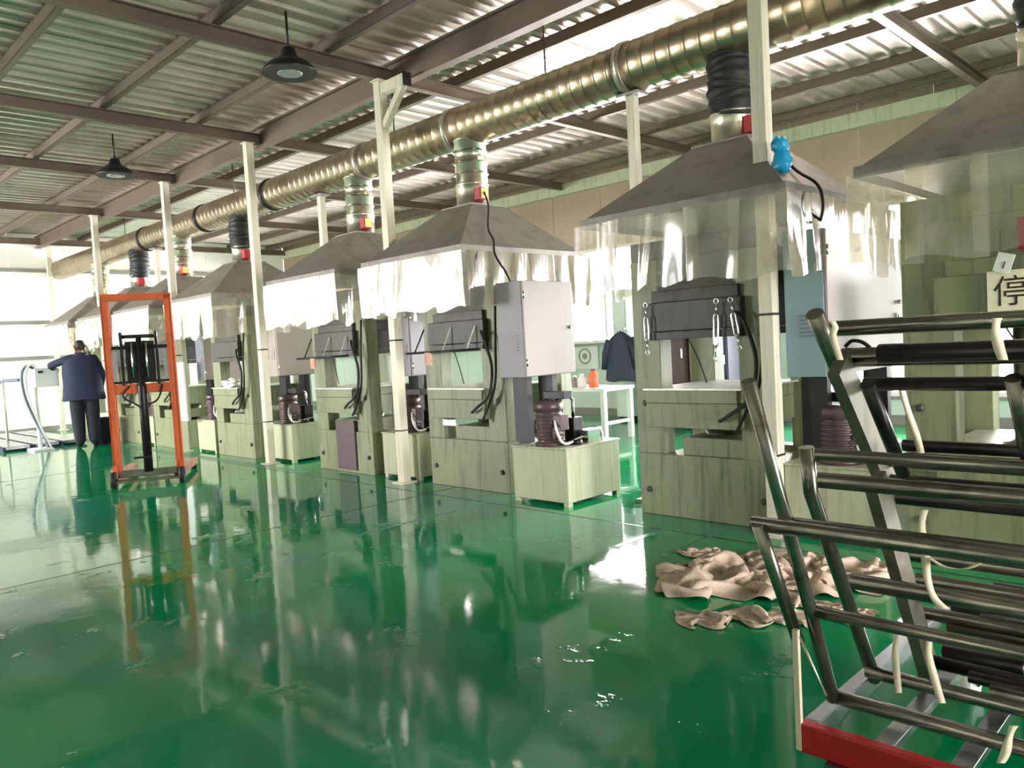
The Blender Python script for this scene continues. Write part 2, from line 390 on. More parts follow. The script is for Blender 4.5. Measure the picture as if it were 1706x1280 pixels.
post(-18.0, 4.80, PT, 'thin steel post against the far cream wall', plates=False)
for x, lb in ((-3.54, 'duct support post behind the nearest full hood'), (-7.96, 'duct support post behind the third hood from the right'), (-12.92, 'duct support post next to the far bent black hose')):
    r = empty('duct_support', (x, 5.0, 0)); tag(r, lb, 'post', 'posts under the exhaust duct')
    B(-.035, .035, -.035, .035, 0, 3.10).build('shaft', 'post_paint', r, .003); B(-.1, .1, -.07, .07, 3.10, 3.118).build('saddle_plate', 'trim_gray', r)
    B(-.08, .08, -.08, .08, 0, .012).build('base_plate', 'post_paint', r)

# ================================================================== MAIN DUCT
DY, DZ, DR = 5.0, 3.31, .187
du = empty('exhaust_duct', (0, DY, DZ)); tag(du, 'long round galvanised exhaust duct running above the row of hoods', 'duct')
secs = [-18.15, -15.3, -13.2, -11.0, -9.05, -7.0, -5.55, -3.55, -1.45, .7, 2.6]
for i, (a, b) in enumerate(zip(secs, secs[1:])):
    m = MB(); pts = []; rs = []; x = a; rr = DR
    while x < b-.06:
        for dx, dr_ in ((0, 0), (.09, 0), (.098, .0035), (.108, .0035), (.116, 0)):
            pts.append((x+dx, 0, 0)); rs.append(rr+dr_)
        x += .12
    pts.append((b, 0, 0)); rs.append(rr)
    pts2 = [pts[0]]; rs2 = [rs[0]]
    for p, q in zip(pts[1:], rs[1:]):
        if p[0] > pts2[-1][0]+.001 and p[0] <= b: pts2.append(p); rs2.append(q)
    m.tube(pts2, rs2, 28).build('duct_section', 'duct_steel', du)
for x in secs[1:-1]:
    MB().tube([(x-.03, 0, 0), (x-.028, 0, 0), (x+.028, 0, 0), (x+.03, 0, 0)], [DR+.004, DR+.014, DR+.014, DR+.004], 28).build('joint_band', 'black_steel' if x in (-11.0, -9.05, -13.2) else 'galv', du)
for x in (-14.2, -10.1, -6.5, -4.4, -.6, 1.6):
    MB().cyl((x, 0, DR), (x, 0, ZR-DZ-.1), .008, 6).build('hanger_rod', 'tube_dark', du)

# ================================================================== HOODS, CURTAINS, RISERS
HZ = 2.08
strips = []
def strip_mesh(wd, ht, seed, gather):
    rnd = random.Random(seed); m = MB(); f1 = rnd.uniform(.6, 1.6); p1 = rnd.uniform(0, 6); p2 = rnd.uniform(0, 6); a1 = rnd.uniform(.006, .014)
    f2 = rnd.uniform(6, 9); sk = rnd.uniform(-.02, .02); hj = rnd.uniform(-.03, .02)
    def fn(u, v):
        x = (u-.5)*wd*(1-gather*.35*v)+sk*v
        y = a1*(.25+v)*sin(f1*2*pi*u+p1+v*1.2)+.0012*sin(f2*2*pi*u+p2)+.012*sin(3*v+p1)*v
        z = -v*(ht+hj+.02*sin(5*u+p2)+gather*.05*sin(pi*u))
        return (x, y, z)
    m.grid(18, 8, fn); me = m.mesh('curtain_strip'); me.materials.append(MATS['pvc_clear']); return me
for i in range(8): strips.append(strip_mesh(.33, .47, 40+i, [0, 0, .6, 0, .2, .9, 0, .3][i]))
UN = [  # press xc, hood xc, hood half-width, riser kind
    (-1.0, -.88, .71, 'black'), (-2.82, -2.71, .73, 'black'), (-5.21, -5.38, .68, 'alu'), (-7.18, -7.20, .67, 'alu'),
    (-9.75, -9.95, .70, 'black'), (-11.95, -11.95, .70, 'alu'), (-13.60, -13.7, .70, 'bent'), (-15.6, -15.6, .70, 'alu')]
WHO = ['at the right edge of the photo', 'pierced by the blue-bag post', 'left of the big beige cabinet',
       'just left of the bracketed post', 'above the white plastic bag', 'seen through the orange stacker', 'behind the worker and the stacker', 'farthest along the row by the cream wall']
HYF, HYB, HYC = 4.2, 5.75, 5.0
for i, (px, hx, hw, kind) in enumerate(UN):
    r = empty('extraction_hood', (hx, 0, HZ)); tag(r, 'grey sheet metal pyramid hood '+WHO[i], 'hood', 'extraction hoods over the presses')
    t = .2; zt = .47; sx = -.03 if i != 1 else -.03
    y0, y1 = HYF, HYB
    c0 = [(-hw, y0, 0), (hw, y0, 0), (hw, y1, 0), (-hw, y1, 0)]
    c1 = [(-t, HYC-t, zt), (t, HYC-t, zt), (t, HYC+t, zt), (-t, HYC+t, zt)]
    for a in range(4):
        b = (a+1) % 4; m = MB(); q = [Vector(c0[a]), Vector(c0[b]), Vector(c1[b]), Vector(c1[a])]
        nrm = (q[1]-q[0]).cross(q[3]-q[0]).normalized()*.004
        m.v = [tuple(p) for p in q]+[tuple(p-nrm) for p in q]
        m.f = [(0, 1, 2, 3), (7, 6, 5, 4), (0, 4, 5, 1), (1, 5, 6, 2), (2, 6, 7, 3), (3, 7, 4, 0)]; m.sm = [False]*6
        m.build('hood_panel', 'hood_gray', r)
    m = MB(); m.box(-hw-.012, hw+.012, y0-.012, y0, -.05, .012).box(-hw-.012, hw+.012, y1, y1+.012, -.05, .012).box(-hw-.012, -hw, y0, y1, -.05, .012).box(hw, hw+.012, y0, y1, -.05, .012)
    m.build('rim', 'hood_gray', r)
    m = MB(); m.box(-t-.01, t+.01, HYC-t-.01, HYC+t+.01, zt-.006, zt+.006); m.build('collar_flange', 'hood_gray', r)
    # curtain
    cu = empty('pvc_curtain', (hx, 0, HZ-.035)); tag(cu, 'clear plastic strip curtain hanging from the hood '+WHO[i], 'curtain', 'plastic curtains around the hoods')
    def hang(a0, a1, fixed, rz, seed):
        rnd = random.Random(seed); n = max(2, round(abs(a1-a0)/.27)); 
        for k in range(n):
            a = a0+(a1-a0)*(k+.5)/n
            o = link('curtain_strip', strips[rnd.randrange(8)], cu)
            off = .022+.012*(k % 2)
            o.location = (a, fixed-off, 0) if rz == 0 else ((fixed+off, a, 0) if rz == 1 else ((fixed-off, a, 0) if rz == 3 else (a, fixed+off, 0)))
            o.rotation_euler = (0, 0, [0, pi/2, pi, -pi/2][rz]); o.scale = (abs(a1-a0)/n/.27*1.05, 1, 1)
    hang(-hw, hw, y0-.012, 0, i*5); hang(y0, y1, hw+.012, 1, i*5+1); hang(-hw, hw, y1+.012, 2, i*5+2); hang(y0, y1, -hw-.012, 3, i*5+3)
    # riser
    zb = HZ+zt+.006; ztop = DZ-DR+.05
    rr = empty('riser_duct', (hx, HYC, zb))
    kn = {'black': 'ribbed black flexible', 'bent': 'slumped black flexible', 'alu': 'banded aluminium'}[kind]
    tag(rr, kn+' riser pipe on the hood '+WHO[i], 'duct', 'riser pipes from hoods to duct')
    R0 = .15
    m = MB(); m.lathe([(R0+.02, 0), (R0+.02, .008), (R0, .01), (R0, .19), (R0+.006, .195), (R0+.006, .21), (R0, .215)], n=24); m.build('collar', 'alu', rr)
    if kind in ('black', 'bent'):
        h = ztop-zb-.2; n = 9; pts = []; rs = []
        for k in range(n*4+1):
            z = .2+h*k/(n*4); dx = (.10*sin(pi*(k/(n*4)))) if kind == 'bent' else .008*sin(k*.35)
            pts.append((dx, -.02*sin(pi*k/(n*4)), z)); rs.append(R0-.005+.012*[0, .8, 1, .2][k % 4] - (.02 if k > n*4-3 else 0))
        MB().tube(pts, rs, 24).build('flexible_hose', 'black_rubber', rr)
        if i == 1: MB().tube([(0, 0, ztop-zb-.06), (0, 0, ztop-zb-.03), (0, 0, ztop-zb)], [R0-.012, R0-.03, R0-.05], 24).build('taped_end', 'tube_steel', rr)
    else:
        pts = []; rs = []; h = ztop-zb-.21; n = 4
        for k in range(n):
            z = .21+h*k/n
            for dz, q in ((0, 0), (.85*h/n, 0), (.88*h/n, .008), (.96*h/n, .008), (.99*h/n, 0)): pts.append((0, 0, z+dz)); rs.append(R0-.004+q+.002*(k % 2))
        pts.append((0, 0, ztop-zb)); rs.append(R0-.004)
        MB().tube(pts, rs, 24).build('pipe', 'alu', rr)
        for k in (1, 2, 3): MB().torus((0, 0, .21+h*k/n-.01), R0+.006, .007, n=24, m=6).build('clamp_ring', 'tube_steel', rr)
    db = B(R0-.02, R0+.06, -.10, .0, .04, .15).build('damper_box', 'red_plastic', rr, .004)
    if kind == 'alu': B(R0+.06, R0+.066, -.09, -.01, .05, .14).build('damper_label', 'yellow_label', db)

# cables from hood to cabinet
def cable(pts, label, r=.011):
    P = [Vector(p) for p in pts]; out = []
    for i in range(len(P)-1):
        p0 = P[max(i-1, 0)]; p1 = P[i]; p2 = P[i+1]; p3 = P[min(i+2, len(P)-1)]
        for k in range(6):
            t = k/6; out.append(.5*((2*p1)+(p2-p0)*t+(2*p0-5*p1+4*p2-p3)*t*t+(3*p1-p0-3*p2+p3)*t**3))
    out.append(P[-1]); return out
def cable_obj(pts, label, r=.009, m='black_rubber'):
    o = MB().tube(cable(pts, ''), r, 8).build('cable', m); tag(o, label, 'cable', 'cables of the machines'); return o
cable_obj([(-5.17, 4.95, 2.66), (-5.02, 4.85, 2.50), (-4.80, 4.62, 2.26), (-4.62, 4.50, 2.13), (-4.56, 4.45, 2.0), (-4.52, 4.52, 1.86), (-4.5, 4.55, 1.775)], 'black cable drooping from the middle hood to the beige cabinet')
cable_obj([(-2.5, 4.95, 2.62), (-2.36, 4.83, 2.5), (-2.12, 4.62, 2.24), (-1.93, 4.5, 2.1), (-1.88, 4.46, 1.98), (-1.92, 4.52, 1.90), (-1.98, 4.6, 1.855)], 'black cable drooping off the nearest full hood to the blue-sided cabinet')

# ================================================================== PRESSES
PW = ['with a pale cream warning sign at the right edge', 'with chrome turnbuckles, beside the post with the blue bag', 'with the big beige cabinet on its right side',
      'with a brown lower door, left of the bracketed post', 'with a white plastic bag on its table', 'partly hidden by the orange stacker', 'behind the orange stacker mast', 'at the far end behind the worker']
def press(i, xc):
    r = empty('hydraulic_press', (xc, 4.6, 0)); tag(r, 'olive-grey hydraulic press '+PW[i], 'press', 'hydraulic presses in the row')
    D = .86; tz = .91 if i else .60; W = .52; c = .22 if i else .26
    pd = 'press_dark' if i else 'press_green'
    for s in (-1, 1):
        a, b = sorted((s*W, s*(W-c)))
        B(a, b, 0, .14, .44, 1.80).build('side_column', 'press_green', r, .005)
        B(a, b, D-.14, D, .44, 1.80).build('side_column', 'press_green', r, .005)
    B(-W, W, .0, .14, .0, .44).build('base_plate', 'press_green', r, .005)
    B(-W, W, D-.14, D, .0, .44).build('base_plate', 'press_green', r, .005)
    B(-W+.04, W-.04, .14, D-.14, .0, .40).build('base_block', 'press_green', r)
    B(-W, W, .005, D-.005, 1.80, 1.93).build('crown', pd, r, .006)
    q = W-c
    B(-q-.03, q+.03, -.035, D-.1, 1.50, 1.58).build('upper_bolster', pd, r, .004)
    B(-q, q, .0, D-.12, 1.58, 1.80).build('upper_block', pd, r)
    B(-q-.08, q+.06, -.06, D-.1, 1.30, 1.50).build('upper_platen', pd, r, .006)
    B(-q-.06, q+.05, -.065, D-.12, 1.245, 1.296).build('heating_plate', 'press_dark', r, .003)
    # lower table
    B(-q-.09, q+.06, -.10, D-.1, tz-.012, tz).build('table_plate', 'platen_white', r)
    B(-q-.085, q+.02, -.085, D-.1, tz-.10, tz-.013).build('lower_platen', 'press_green', r, .004)
    B(-q-.085, q+.02, -.075, D-.1, tz-.27, tz-.102).build('lower_bolster', 'press_green', r, .004)
    MB().cyl((0, .35, .40), (0, .35, tz-.27), .15, 24).build('ram', 'chrome', r)
    B(-.16, .30, .02, .6, .44, min(.565, tz-.28) if i else .5).build('ram_block', 'press_green', r, .005)
    MB().cyl((.08, .1, tz-.285), (.3, .1, tz-.275), .02, 8).build('guide_rod', 'press_dark', r)
    for s in (-1, 1):
        MB().lathe([(.022, 0), (.022, .012), (.01, .02)], n=8).build('bolt', 'press_dark', r).matrix_local = Matrix.Translation((s*(W-.08), .0, .18)) @ Matrix.Rotation(radians(90), 4, 'X')
        MB().lathe([(.022, 0), (.022, .012), (.01, .02)], n=8).build('bolt', 'press_dark', r).matrix_local = Matrix.Translation((s*(W-.08), .0, .80)) @ Matrix.Rotation(radians(90), 4, 'X')
    # hydraulic hoses on the right column
    MB().tube(cable([(q+.02, -.05, 1.40), (q+.10, -.10, 1.33), (q+.16, -.08, 1.1), (q+.12, -.09, .86), (q-.02, -.12, .74), (q-.1, -.1, .70)], ''), .013, 8).build('hose', 'black_rubber', r)
    MB().tube(cable([(W-.04, -.02, 1.6), (W-.02, -.06, 1.3), (W-.05, -.06, .95), (W-.16, -.05, .75), (q, -.08, .62)], ''), .011, 8).build('hose', 'black_rubber', r)
    MB().tube(cable([(-.02, -.07, 1.24), (.06, -.09, 1.1), (.12, -.10, .95)], ''), .005, 6).build('wire', 'black_rubber', r)
    if i in (2, 3):
        MB().cyl((-W-.10, -.14, 1.235), (q+.08, -.14, 1.245), .011, 8).build('guard_bar', 'black_steel', r)
        for xx in (-.1, .22): MB().bar((xx, -.14, 1.24), (xx+.05, -.07, 1.45), .012).build('guard_stay', 'chrome', r)
        MB().bar((-W-.02, -.1, 1.24), (-W+.06, -.04, 1.45), .012).build('guard_stay', 'black_steel', r)
        B(-W+.18, -W+.26, -.15, -.13, 1.12, 1.24).build('switch_box', 'pale_red', r)
    if i == 3:
        B(-.13, .22, -.02, -.0, .03, .56).build('lower_door', 'maroon', r, .003)
    if i == 2:
        B(-q+.02, -q+.2, -.03, 0, .565, .62).build('lower_plate', 'platen_white', r)
    if i == 0:
        MB().lathe([(.11, 0), (.11, .03), (.07, .04), (.055, .05), (.055, .7)], n=20).build('guide_pillar', 'tube_steel', r, loc=(.06, .0, .6))
        B(.05, .16, -.08, -.02, 1.60, 1.76).build('red_lamp', 'red_plastic', r, .01)
    return r
for i, U in enumerate(UN): press(i, U[0])

# turnbuckles on press 1
def turnbuckle(x, z0, L, label, tilt=0):
    r = empty('turnbuckle', (x, 4.50, z0)); r.rotation_euler = (0, tilt, 0); tag(r, label, 'turnbuckle', 'turnbuckles hanging on the press')
    MB().torus((0, 0, -.015), .016, .004, 'y', 14, 6).build('eye', 'chrome', r); MB().cyl((0, 0, -.03), (0, 0, -.10), .006, 8).build('rod', 'chrome', r)
    for s in (-1, 1): MB().tube([(s*.004, 0, -.09), (s*.016, 0, -.11), (s*.016, 0, -L+.11), (s*.004, 0, -L+.09)], .006, 8).build('body_bar', 'chrome', r)
    MB().cyl((0, 0, -L+.10), (0, 0, -L+.03), .006, 8).build('rod', 'chrome', r); MB().torus((0, 0, -L+.015), .016, .004, 'y', 14, 6).build('hook', 'chrome', r)
p = onY(1075, 505, 4.5); turnbuckle(p.x, p.z, .36, 'long thin turnbuckle hanging at the left column of the press')
p = onY(1193, 498, 4.5); turnbuckle(p.x, p.z, .40, 'middle chrome turnbuckle hanging in front of the dark platen', radians(3))
p = onY(1216, 496, 4.5); turnbuckle(p.x, p.z, .34, 'tilted chrome turnbuckle, rightmost of the three', radians(-9))

# ================================================================== POWER UNITS
TW = ['at the right edge', 'behind the tube frames', 'under the big beige cabinet', 'half hidden by the bracketed post', 'below the pale cream cabinet', 'beside the press with the white bag', 'behind the orange stacker', 'at the far end of the row']
def power_unit(i, x0, x1, y0=4.46):
    r = empty('hydraulic_power_unit', (x0, y0, 0)); tag(r, 'cream oil tank with dark upright motor and pump '+TW[i], 'power unit', 'hydraulic power units beside the presses')
    w = x1-x0; d = .66; h = .44
    B(0, w, 0, d, .03, h).build('tank', 'tank_cream', r, .006)
    B(-.008, w+.008, -.008, d+.008, h, h+.014).build('lid', 'tank_cream', r, .003)
    for a in (.03, w-.03):
        for b in (.03, d-.03): B(a-.025, a+.025, b-.025, b+.025, 0, .03).build('foot', 'tank_cream', r)
    mx, my = w*.5, .15; z = h+.014
    fins = [(.125, 0), (.125, .02), (.10, .03)]
    for k in range(7): fins += [(.102, .05+.03*k), (.114, .055+.03*k), (.114, .065+.03*k), (.102, .07+.03*k)]
    fins += [(.104, .27), (.115, .275), (.115, .33), (.10, .345), (.05, .35)]
    mo = MB().lathe(fins, (mx, my, z), 22).build('motor', 'motor_maroon', r)
    B(mx+.08, mx+.16, my-.05, my+.05, z+.12, z+.24).build('terminal_box', 'motor_maroon', mo, .006)
    B(mx+.02, mx+.12, .30, .42, z, z+.20).build('pump_block', 'black_steel', r, .006)
    B(w-.16, w-.06, .34, .5, z, z+.10).build('valve_block', 'chrome', r, .006)
    MB().lathe([(.03, 0), (.03, .06), (.018, .07), (.018, .10)], (w-.11, .55, z), 12).build('filler_cap', 'chrome', r)
    MB().lathe([(.045, 0), (.05, .01), (.05, .035), (.04, .04)], (w-.10, .24, z+.0), 14).build('filter_cap', 'black_steel', r)
    MB().tube([(mx+.07, .36, z+.2), (mx+.07, .36, z+.34), (mx+.02, .36, z+.38), (mx-.2, .36, z+.38)], .014, 8).build('pipe', 'chrome', r)
    MB().tube(cable([(mx+.1, .1, z+.2), (mx+.16, .06, z+.1), (mx+.2, .1, z+.02), (w-.1, .25, z+.04)], ''), .009, 8).build('hose', 'white_paint', r)
    MB().tube(cable([(mx+.1, .12, z+.12), (mx+.17, .12, z+.02), (w-.12, .4, z+.06)], ''), .009, 8).build('hose', 'white_paint', r)
    MB().tube([(.04, .3, z), (.04, .3, z+.3), (.04, .42, z+.34)], .012, 8).build('pipe', 'chrome', r)
    B(mx-.10, mx+.12, .2, .3, z+.36, z+.42).build('manifold', 'black_steel', r, .004)
    MB().cyl((mx, .25, z), (mx, .25, z+.36), .018, 8).build('manifold_stand', 'black_steel', r)
    return r
TK = [(-.44, .12), (-2.2, -1.62), (-4.48, -3.9), (-6.52, -5.95), (-9.02, -8.4), (-10.95, -10.4), (-12.86, -12.52), (-15.0, -14.5)]
for i, (a, b) in enumerate(TK): power_unit(i, a, b, [4.5, 4.52, 4.44, 4.62, 4.66, 4.62, 4.6, 4.6][i])

# ================================================================== ELECTRICAL CABINETS
def cabinet(i, x0, x1, y0, y1, z0, z1, side, face, label):
    r = empty('electrical_cabinet', (x0, y0, z0)); tag(r, label, 'cabinet', 'electrical cabinets beside the presses')
    w, d, h = x1-x0, y1-y0, z1-z0
    B(0, w-.02, 0, d, 0, h).build('body', side, r, .004)
    dr_ = B(w-.018, w, .006, d-.006, .006, h-.006).build('door', face, r, .003)
    for k in range(6): MB().bar((w*.35, -.006, h*.28+k*.024), (w*.75, -.006, h*.28+k*.024), .012, .008).build('louvre', 'cab_lilac' if side != 'cab_blue' else 'slate', r)
    MB().cyl((w, d*.92, h*.5), (w+.012, d*.92, h*.5), .014, 10).build('lock', 'chrome', dr_)
    for zz in (.15, .85): MB().cyl((w+.004, .012, h*zz-.03), (w+.004, .012, h*zz+.03), .008, 8).build('hinge', 'chrome', dr_)
    B(.04, .20, .10, .16, .458-z0, 0).build('stand', 'black_steel', r); B(.04, .20, d-.2, d-.14, .458-z0, 0).build('stand', 'black_steel', r)
    return r
c_ = cabinet(2, -4.60, -4.30, 4.47, 5.08, 1.0, 1.775, 'cab_lilac', 'cab_beige', 'big beige electrical cabinet above the oil tank in the middle of the photo')
c_ = cabinet(1, -2.16, -1.90, 4.52, 5.80, .98, 1.85, 'cab_blue', 'cab_beige', 'blue-sided electrical cabinet with beige door behind the tube frames')
st_ = B(.262, .268, 1.10, 1.16, .30, .36).build('sticker', 'white_paint', c_)
MB().bar((.269, 1.115, .33), (.269, 1.145, .33), .004).bar((.269, 1.13, .31), (.269, 1.13, .35), .004).build('sticker_mark', 'ink', st_)
cabinet(4, -9.0, -8.78, 4.75, 5.32, 1.03, 1.80, 'cab_beige', 'cab_beige', 'pale cream electrical cabinet right of the thin post, half behind curtain')
cabinet(5, -10.92, -10.68, 4.66, 5.2, 1.0, 1.7, 'slate', 'cab_beige', 'small beige electrical cabinet left of the press with the white bag')
cabinet(3, -6.56, -6.32, 4.9, 5.4, 1.0, 1.7, 'cab_lilac', 'cab_lilac', 'grey electrical cabinet behind the bracketed post')

# ================================================================== ORANGE STACKER
def stacker():
    r = empty('lift_stacker', (-8.62, 3.09, 0), atan2(.877, .48)); tag(r, 'orange manual lift stacker with dark lifting carriage standing in the aisle', 'stacker')
    for s in (-1, 1):
        m = MB(); a = s*.305
        m.box(a-.035, a+.035, -.05, -.035, .10, 2.0).box(a-.035, a+.035, .035, .05, .10, 2.0)
        b = s*.335; m.box(min(b, b-s*.012), max(b, b-s*.012), -.05, .05, .10, 2.0)
        m.build('mast_channel', 'orange', r)
        B(a-.03, a+.03, -.02, .02, .14, 1.15).build('inner_channel', 'orange', r, .004)
        MB().bar((s*.28, .0, .10), (s*.33, 1.02, .085), .09, .07).build('fork_leg', 'pale_red', r)
        MB().cyl((s*.33-.03, .98, .05), (s*.33+.03, .98, .05), .05, 16).build('front_roller', 'black_rubber', r)
        MB().cyl((s*.33-.025, -.12, .085), (s*.33+.025, -.12, .085), .085, 20).build('rear_wheel', 'black_rubber', r)
        MB().bar((s*.33, -.12, .085), (s*.315, -.02, .22), .04, .06).build('wheel_fork', 'orange', r)
        B(s*.17-.012, s*.17+.012, -.075, -.035, 1.06, 1.60).build('carriage_bar', 'black_steel', r)
    B(-.34, .34, -.05, .05, 1.95, 2.02).build('top_crossbar', 'orange', r, .006)
    B(-.31, .31, -.045, .03, .97, 1.07).build('middle_crossbar', 'orange', r, .006)
    B(-.34, .34, -.05, .04, .09, .16).build('bottom_crossbar', 'tube_steel', r, .006)
    B(-.30, .30, -.16, -.05, .05, .075).build('foot_plate', 'tube_steel', r)
    MB().lathe([(.045, 0), (.045, .9), (.04, .92), (.028, .93), (.028, 1.42)], (0, -.06, .14), 16).build('lift_cylinder', 'black_steel', r)
    B(-.14, .14, -.03, .015, 1.10, 1.52).build('carriage_plate', 'black_steel', r)
    for xx in (-.07, .07): MB().cyl((xx, -.075, 1.14), (xx, -.075, 1.5), .011, 8).build('chain', 'chrome', r)
    for xx in (-.26, .25): B(xx-.03, xx+.03, -.03, .0, 1.1, 1.42).build('carriage_window_bar', 'steel_plate', r)
    B(-.31, .31, -.03, .01, 1.44, 1.475).build('carriage_top', 'black_steel', r); B(-.31, .31, -.03, .01, 1.08, 1.105).build('carriage_bottom', 'black_steel', r)
    B(-.31, -.285, -.03, .01, 1.08, 1.46).build('carriage_side', 'black_steel', r); B(.285, .31, -.03, .01, 1.08, 1.46).build('carriage_side', 'black_steel', r)
    MB().cyl((-.17, -.055, 1.57), (.17, -.055, 1.57), .02, 10).build('chain_axle', 'black_steel', r)
    for s in (-1, 1): MB().cyl((s*.17-.012, -.055, 1.58), (s*.17+.012, -.055, 1.58), .04, 14).build('chain_wheel', 'black_steel', r)
    MB().tube(cable([(-.12, -.06, 1.05), (-.18, -.12, .95), (-.05, -.12, .85), (0, -.1, .8)], ''), .01, 8).build('hose', 'black_rubber', r)
    MB().tube(cable([(.2, -.06, 1.05), (.15, -.12, .9), (.03, -.1, .84)], ''), .01, 8).build('hose', 'black_rubber', r)
    MB().bar((-.12, -.12, .30), (.04, -.12, .30), .03, .02).build('pedal', 'black_steel', r)
stacker()

# ================================================================== WORKER
def skin_mesh(name, V, E, Rr, sub=2):
    me = bpy.data.meshes.new(name+'_cage'); me.from_pydata([v for v in V], E, [])
    o = bpy.data.objects.new(name+'_cage', me); COL.objects.link(o)
    sk = o.modifiers.new('skin', 'SKIN'); sk.use_smooth_shade = True
    for v, rr in zip(me.skin_vertices[0].data, Rr): v.radius = rr if isinstance(rr, tuple) else (rr, rr)
    me.skin_vertices[0].data[0].use_root = True
    su = o.modifiers.new('sub', 'SUBSURF'); su.levels = sub; su.render_levels = sub
    dg = bpy.context.evaluated_depsgraph_get(); dg.update()
    out = bpy.data.meshes.new_from_object(o.evaluated_get(dg)); out.name = name
    bpy.data.objects.remove(o); return out
def worker():
    loc = onZ(147, 745); f = Vector((loc.x, loc.y, 0)).normalized()
    r = empty('person', (loc.x, loc.y, 0), atan2(f.y, f.x)-pi/2)
    tag(r, 'person in dark navy work jacket and trousers seen from behind, left elbow raised', 'person')
    V = [(0, 0, .93)]; E = []; Rr = [(.15, .12)]
    def add(p, par, rr): V.append(p); E.append((par, len(V)-1)); Rr.append(rr); return len(V)-1
    sp = add((0, .0, 1.12), 0, (.15, .11)); ch = add((0, 0, 1.34), sp, (.17, .12)); nk = add((0, .01, 1.49), ch, .06)
    h1 = add((0, .03, 1.56), nk, (.072, .085)); h2 = add((0, .035, 1.65), h1, (.082, .098)); add((0, .03, 1.72), h2, (.05, .06))
    def arm(s, el, wr, hd):
        a = add((s*.19, -.01, 1.41), ch, .075); e = add(el, a, .055); w0 = add(wr, e, .04)
        W = Vector(wr); d = (Vector(hd)-W).normalized(); sd = d.cross(Vector((0, 0, 1))).normalized()
        pm = add(tuple(W+d*.05), w0, (.036, .02))
        for k, (q, L) in enumerate(((-.032, .075), (-.011, .09), (.011, .085), (.032, .065))):
            b0 = W+d*.085+sd*q; i0 = add(tuple(b0), pm, .011); i1 = add(tuple(b0+d*L*.5+Vector((0, 0, -.01))), i0, .0095); add(tuple(b0+d*L*.9+Vector((0, 0, -.03))), i1, .008)
        t0 = add(tuple(W+d*.03-sd*.045*s), pm, .012); add(tuple(W+d*.07-sd*.065*s), t0, .009)
    arm(-1, (-.44, .10, 1.33), (-.38, .36, 1.27), (-.36, .5, 1.24)); arm(1, (.29, -.02, 1.14), (.26, .14, .94), (.24, .25, .86))
    for s in (-1, 1):
        hp = add((s*.105, 0, .88), 0, .13); kn = add((s*.105, .02, .48), hp, .108); an = add((s*.10, -.01, .10), kn, .088); he = add((s*.12, .02, .045), an, .045); add((s*.125, .17, .035), he, .04)
    me = skin_mesh('body', V, E, Rr)
    for mm in ('navy', 'navy_dark', 'skin', 'hair', 'black_rubber'): me.materials.append(MATS[mm])
    for p in me.polygons:
        c = p.center
        if c.z > 1.505: p.material_index = 3 if (c.y < .07 or c.z > 1.66) else 2
        elif c.z > 1.47 and abs(c.x) < .1: p.material_index = 2
        elif c.z < .075: p.material_index = 4
        elif c.z < .94 and abs(c.x) < .23: p.material_index = 1
        elif (c.x < -.3 and c.y > .37) or (c.x > .22 and c.z < .95): p.material_index = 2
    link('body', me, r)
    m = MB(); n = 28; rings = [(.76, .31, .19), (.82, .30, .185), (1.0, .28, .17), (1.2, .275, .165), (1.34, .265, .15), (1.42, .23, .13), (1.475, .12, .085), (1.51, .07, .07)]
    for z, a, b in rings:
        for k in range(n):
            t = 2*pi*k/n; e = 1+.025*sin(5*t+z*9)
            cx = abs(cos(t))**.8*(1 if cos(t) > 0 else -1); m.v.append((a*cx*e, b*sin(t)*e, z+.01*sin(3*t)))
    for i in range(len(rings)-1):
        for k in range(n): m.f.append((i*n+k, i*n+(k+1) % n, (i+1)*n+(k+1) % n, (i+1)*n+k)); m.sm.append(True)
    m.build('jacket', 'navy', r)
    for s in (-1, 1): # ears
        MB().lathe([(.004, -.03), (.014, -.02), (.016, .01), (.006, .03)], (s*.085, .03, 1.61), 8).build('ear', 'skin', r)
worker()

# ================================================================== LEFT END: control stand, railing, platform, bin
o = empty('low_platform', (-17.7, 3.0, 0)); tag(o, 'low dark-edged steel platform on the floor left of the worker', 'platform')
for k, (yy, z) in enumerate(((0, .05), (.42, .05), (.84, .05))):
    B(0, 3.3, yy, yy+.34, .03, z+.03).build('platform_plank', 'steel_plate', o, .004); B(0, 3.32, yy-.04, yy-.005, 0, .07).build('edge_beam', 'navy_sheet', o)
for xx in (.2, 1.6, 3.0): B(xx, xx+.08, 0, 1.18, 0, .03).build('bearer', 'black_steel', o)
p = onZ(68, 750)
o = empty('control_stand', (p.x, p.y, 0)); tag(o, 'white control stand with curved hoses beside the worker', 'control stand')
B(-.22, .22, -.14, .14, 0, .03).build('base', 'white_paint', o, .004)
MB().cyl((0, 0, .03), (0, 0, 1.16), .03, 12).build('pole', 'white_paint', o)
B(-.10, .10, -.02, .32, 1.0, 1.30).build('control_box', 'white_paint', o, .01)
B(.10, .106, .03, .1, 1.22, 1.26).build('button_plate', 'black_rubber', o)
MB().tube(cable([(.02, .02, 1.28), (.02, -.10, 1.34), (.02, -.18, 1.2), (.03, -.16, .85), (.04, -.04, .45), (.05, .06, .2), (.05, .1, .03)], ''), .022, 10).build('hose', 'slate', o)
MB().tube(cable([(.05, .06, 1.28), (.05, -.05, 1.36), (.05, -.13, 1.22), (.05, -.12, .85), (.06, -.01, .45), (.06, .07, .2), (.06, .14, .03)], ''), .016, 10).build('hose', 'white_paint', o)
o = empty('handrail', (-16.4, 3.2, 0)); tag(o, 'grey sloping handrail on posts at the far left', 'handrail')
